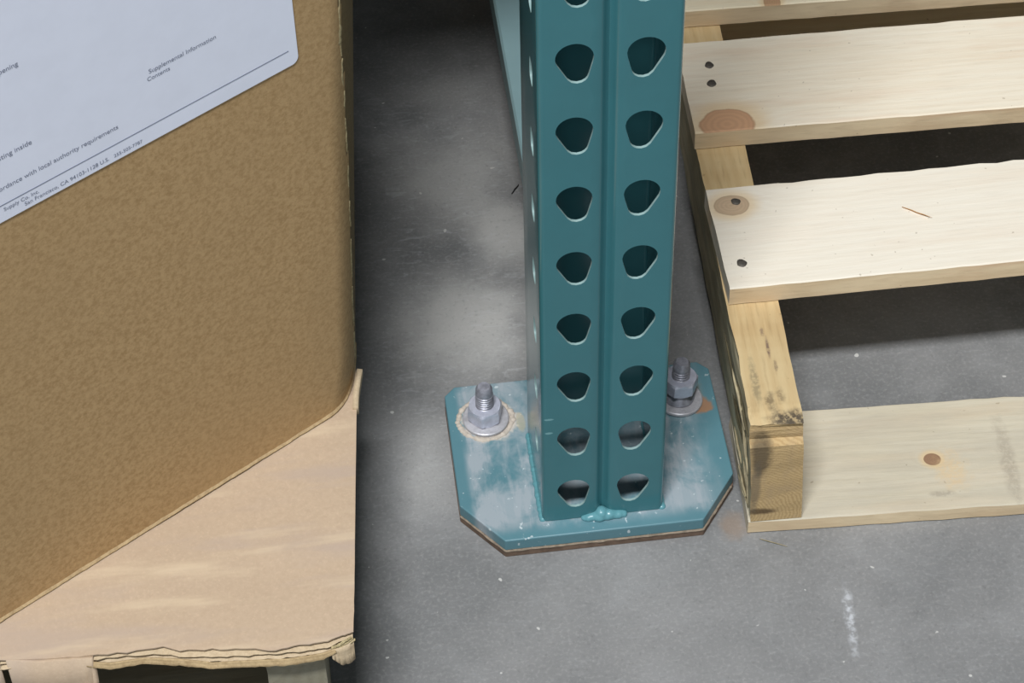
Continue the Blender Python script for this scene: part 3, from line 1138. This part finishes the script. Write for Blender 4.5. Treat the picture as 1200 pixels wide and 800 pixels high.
# corner tab at the right end
ribbon('corner_flap', [(-0.1745, -0.1495, 0.1195, 0.35), (-0.1700, -0.1500, 0.1200, 0.8), (-0.1650, -0.1485, 0.1215, 1.0), (-0.1622, -0.1465, 0.1225, 1.0)],
       0.0145, M_sheet_in, sheet, SX, SY, ZSH, 0.0012, 0.0006, 8, 0.003)
# loose peeled strips between the plies
ribbon('peeled_strip', [(-0.3090, -0.1400, 0.1205, 0.7), (-0.2960, -0.1420, 0.1190, 1.0), (-0.2780, -0.1418, 0.1200, 0.8), (-0.2600, -0.1440, 0.1190, 1.1), (-0.2400, -0.1490, 0.1185, 0.8),
                        (-0.2200, -0.1500, 0.1180, 1.0), (-0.2000, -0.1515, 0.1175, 1.0), (-0.1800, -0.1510, 0.1185, 1.0), (-0.1720, -0.1495, 0.1200, 0.6)],
       0.0036, M_kraft_pale, sheet, SX, SY, ZSH, 0.0007, 0.0012, 21, 0.002)
for k, (xa, za) in enumerate(((-0.1745, 0.1225), (-0.1735, 0.1212), (-0.1725, 0.1200))):
    ribbon('peeled_strip', [(xa, -0.1490, za - 0.002, 0.5), (xa + 0.004, -0.1488, za, 1.0), (xa + 0.009, -0.1475, za + 0.0022, 0.8), (xa + 0.0115, -0.1462, za + 0.0022, 0.4)],
           0.0014, M_seam, sheet, SX, SY, ZSH, 0.0004, 0.0004, 30 + k, 0.001)
# curled tip at the far end of the right edge, beside the box corner
ribbon('torn_tip', [(-0.1475, 0.0160, 0.1270, 1.0), (-0.1462, 0.0260, 0.1290, 1.0), (-0.1440, 0.0360, 0.1310, 1.0), (-0.1425, 0.0420, 0.1310, 0.8)],
       0.0080, M_sheet_in, sheet, SX, SY, ZSH, 0.0034, 0.0008, 41, -0.001)

# ------------------------------------------------------------------ the box
ZB = 0.1254
ZT = 0.60
box = thing('cardboard_box', 'tall brown cardboard box with a large white label, standing on the tan sheet at left', 'box', (-0.25, 0.05, ZB))
BX, BY = -0.25, 0.05
FU = Vector((0.8435, 0.5371))           # along the labelled panel, towards the corner
F0 = Vector((-0.1665, 0.0102))          # a point on that panel


def xs_side(z):
    q = min(z, 0.50)
    x = -0.1434 + 0.0640 * (q - 0.12)
    if z > 0.50:
        x -= 0.06 * (z - 0.50) ** 1.5 * 0.6
    return x


def x_turn(z):
    return interp([(0.12, -0.1640), (0.16, -0.1560), (0.25, -0.1504), (0.348, -0.1462), (0.43, -0.1400), (0.6, -0.136), (1.0, -0.14)], z)


def on_panel(x):
    return F0.y + (x - F0.x) * (FU.y / FU.x)


def corner_pt(z, t):
    """rounded corner between the labelled panel and the aisle side"""
    xa, xb = x_turn(z), xs_side(z)
    A = Vector((xa, on_panel(xa)))
    K = Vector((xb - 0.0006, on_panel(xb)))
    E = Vector((xb, on_panel(xb) + 0.055))
    return A * (1 - t) ** 2 + K * (2 * t * (1 - t)) + E * t * t


def box_ring(z):
    pts = [Vector((-1.00, -0.139)), Vector((-0.402, -0.139))]
    # panel, straight run
    a = Vector((-0.395, on_panel(-0.395)))
    b = Vector((x_turn(z), on_panel(x_turn(z))))
    for k in range(12):
        pts.append(a.lerp(b, k / 12))
    for k in range(13):
        pts.append(corner_pt(z, k / 12))
    xb = xs_side(z)
    bulge = xb + 0.1440
    for k in range(1, 9):
        t = k / 8
        pts.append(Vector((-0.1440 + bulge * (1 - t) ** 0.8, on_panel(xb) + 0.055 + (0.66 - on_panel(xb) - 0.055) * t)))
    pts += [Vector((-0.40, 0.80)), Vector((-1.0, 0.80)), Vector((-1.22, 0.66)), Vector((-1.22, 0.03))]
    return pts


SEAM_T = [(0.13, 0.70), (0.16, 0.57), (0.20, 0.48), (0.25, 0.43), (0.30, 0.38), (0.35, 0.32), (0.40, 0.22), (0.43, 0.20), (0.6, 0.20)]


def seam_t(z):
    return interp(SEAM_T, z)


vv, ff = [], []
levels = [ZB + (ZT - ZB) * (k / 40) for k in range(41)]
nr = len(box_ring(ZB))
for z in levels:
    vv += [(p.x - BX, p.y - BY, z - ZB) for p in box_ring(z)]
for i in range(len(levels) - 1):
    for k in range(nr):
        a, b = i * nr + k, i * nr + (k + 1) % nr
        ff.append((a, b, b + nr, a + nr))
ff.append(tuple(range(nr - 1, -1, -1)))
ff.append(tuple((len(levels) - 1) * nr + k for k in range(nr)))
M_corner_shade = kraft('corner_shade_kraft', (122, 104, 74), (88, 76, 54), 0.6)  # darker kraft past the seam: shade of the turning corner, put into the colour
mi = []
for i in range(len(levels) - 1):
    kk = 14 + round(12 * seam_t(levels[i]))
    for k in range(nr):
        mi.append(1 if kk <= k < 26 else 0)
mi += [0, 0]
bb = obj('box_body', vv, ff, [M_kraft, M_corner_shade], box, True, mi)
m = bb.modifiers.new('es', 'EDGE_SPLIT')
m.split_angle = R(28)

# pale cut rim along the bottom of the labelled panel
vv, ff = [], []
path = [Vector((-0.395, on_panel(-0.395)))]
N = 110
for k in range(1, N + 1):
    x = -0.395 + (x_turn(ZB) + 0.395) * k / N
    path.append(Vector((x, on_panel(x))))
for k in range(1, 9):
    path.append(corner_pt(ZB, k / 9))
nrm = Vector((FU.y, -FU.x))
for i, p in enumerate(path):
    w_ = 0.0012 + 0.0004 * nz(p.x * 90, 1) + 0.0003 * nz(p.x * 300, 2)
    h_ = 0.0019 + 0.0009 * nz(p.x * 60, 3) + 0.0006 * nz(p.x * 240, 3)
    q = p + nrm * w_
    q2 = p + nrm * 0.0001
    qi = p - nrm * 0.002
    for (P, z) in ((qi, 0.0002), (q, 0.0001), (q, h_ * 0.35), (q2, h_), (qi, h_)):
        vv.append((P.x - BX, P.y - BY, z))
for i in range(len(path) - 1):
    for k in range(5):
        a, b = i * 5 + k, i * 5 + (k + 1) % 5
        ff.append((a, b, b + 5, a + 5))
ff.append((4, 3, 2, 1, 0))
e0 = (len(path) - 1) * 5
ff.append((e0, e0 + 1, e0 + 2, e0 + 3, e0 + 4))
obj('bottom_rim', vv, ff, M_kraft_pale, box, False)['label'] = 'pale cut rim along the box bottom'

# torn liner running up the rounded corner
def seam_run(z0, z1, tt, wd, seed, mat):
    vv, ff = [], []
    n = max(6, int((z1 - z0) / 0.0012))
    for i in range(n + 1):
        z = z0 + (z1 - z0) * i / n
        tq = tt(z) + 0.018 * nz(z * 60, seed) + 0.012 * nz(z * 240, seed + 1)
        ww = wd * (0.55 + 0.9 * abs(nz(z * 70, seed + 4)) + 0.5 * nz(z * 300, seed + 6))
        ww = max(ww, 0.00012) * min(1, 6 * i / n, 6 * (n - i) / n) + 0.00005
        c = corner_pt(z, tq)
        c2 = corner_pt(z, min(1, tq + 0.02))
        d = (c2 - c).normalized()
        nn = Vector((d.y, -d.x))
        for (s, h) in ((-1, 0.00001), (0, 0.0006), (1, 0.00001)):
            p = c + d * (ww * s) + nn * h
            vv.append((p.x - BX, p.y - BY, z - ZB))
    for i in range(n):
        for k in range(2):
            a = i * 3 + k
            ff.append((a, a + 1, a + 4, a + 3))
    return obj('torn_seam', vv, ff, mat, box, True)


sq = random.Random(5)
z = 0.130
while z < 0.60:
    ln = sq.uniform(0.012, 0.05)
    seam_run(z, min(z + ln, 0.62), seam_t, sq.choice([0.0006, 0.0009, 0.0013]), z * 50, M_seam)['label'] = 'ragged pale torn paper on the box corner'
    z += ln + sq.uniform(0.0, 0.012)
seam_run(0.396, 0.409, seam_t, 0.0024, 77.0, M_seam)['label'] = 'pale chip on the box corner'

# label on the panel: local frame with u along the panel and z up
UL = Vector((-0.1465, 0.0226))          # panel point used as u = 0
yaw = math.atan2(FU.y, FU.x)


def panel_local(u, z, out):
    # u runs along the panel, measured from the photo corner
    p = UL + FU * u + nrm * out
    return (p.x - BX, p.y - BY, z - ZB)


LZ0, LZ1, LU0, LU1, rr = 0.4032, 0.575, -0.285, -0.0140, 0.0042
poly = []
for (cx, cz, a0) in ((LU1 - rr, LZ0 + rr, -90), (LU1 - rr, LZ1 - rr, 0), (LU0 + rr, LZ1 - rr, 90), (LU0 + rr, LZ0 + rr, 180)):
    for k in range(7):
        a = R(a0 + 15 * k)
        poly.append((cx + rr * math.cos(a), cz + rr * math.sin(a)))
npo = len(poly)
vv = [panel_local(u, z, 0.0004) for u, z in poly] + [panel_local(u, z, -0.0001) for u, z in poly]
ff = [tuple(range(npo)), tuple(range(2 * npo - 1, npo - 1, -1))] + [(i, npo + i, npo + (i + 1) % npo, (i + 1) % npo) for i in range(npo)]
lab = obj('paper_label', vv, ff, M_paper, box)
lab['label'] = 'large white paper label with small grey print'


def rule(u0, u1, z, th):
    vv = [panel_local(u0, z - th / 2, 0.00055), panel_local(u1, z - th / 2, 0.00055), panel_local(u1, z + th / 2, 0.00055), panel_local(u0, z + th / 2, 0.00055)]
    vv += [panel_local(u0, z - th / 2, 0.0003), panel_local(u1, z - th / 2, 0.0003), panel_local(u1, z + th / 2, 0.0003), panel_local(u0, z + th / 2, 0.0003)]
    return obj('printed_rule', vv, [(0, 1, 2, 3), (7, 6, 5, 4), (0, 4, 5, 1), (1, 5, 6, 2), (2, 6, 7, 3), (3, 7, 4, 0)], M_ink, lab)


def text(s, u, z, width, align='LEFT'):
    cu = bpy.data.curves.new('printed_text', 'FONT')
    cu.body = s
    cu.size = 1.0
    cu.align_x = 'LEFT'
    t = bpy.data.objects.new('printed_text', cu)
    C.objects.link(t)
    bpy.context.view_layer.update()
    dg = bpy.context.evaluated_depsgraph_get()
    me = bpy.data.meshes.new_from_object(t.evaluated_get(dg))
    bpy.data.objects.remove(t)
    xs = [v.co.x for v in me.vertices]
    x0, x1 = min(xs), max(xs)
    k = width / (x1 - x0)
    if align == 'RIGHT':
        u = u - width
    bm = bmesh.new()
    bm.from_mesh(me)
    for v in bm.verts:
        v.co = Vector(panel_local(u + (v.co.x - x0) * k, z + v.co.y * k, 0.00055))
    bm.to_mesh(me)
    bm.free()
    me.materials.clear()
    me.materials.append(M_ink)
    o = bpy.data.objects.new('printed_text', me)
    C.objects.link(o)
    o.parent = lab
    return o


text('Supplemental Information', -0.0990, 0.4450, 0.0392)
text('Contents', -0.1005, 0.4408, 0.0130)
text('Read before opening', -0.1640, 0.4885, 0.0330, 'RIGHT')
text('See contents listing inside', -0.1660, 0.4404, 0.0430, 'RIGHT')
text('Dispose of material in accordance with local authority requirements', -0.1205, 0.4222, 0.1080, 'RIGHT')
rule(-0.270, -0.0195, 0.41345, 0.00045)
text('Supply Co. Inc.', -0.1680, 0.4093, 0.0195, 'RIGHT')
text('San Francisco, CA 94103-1128 U.S.', -0.1285, 0.4058, 0.0480, 'RIGHT')
text('255-505-7787', -0.1255, 0.4057, 0.0165)
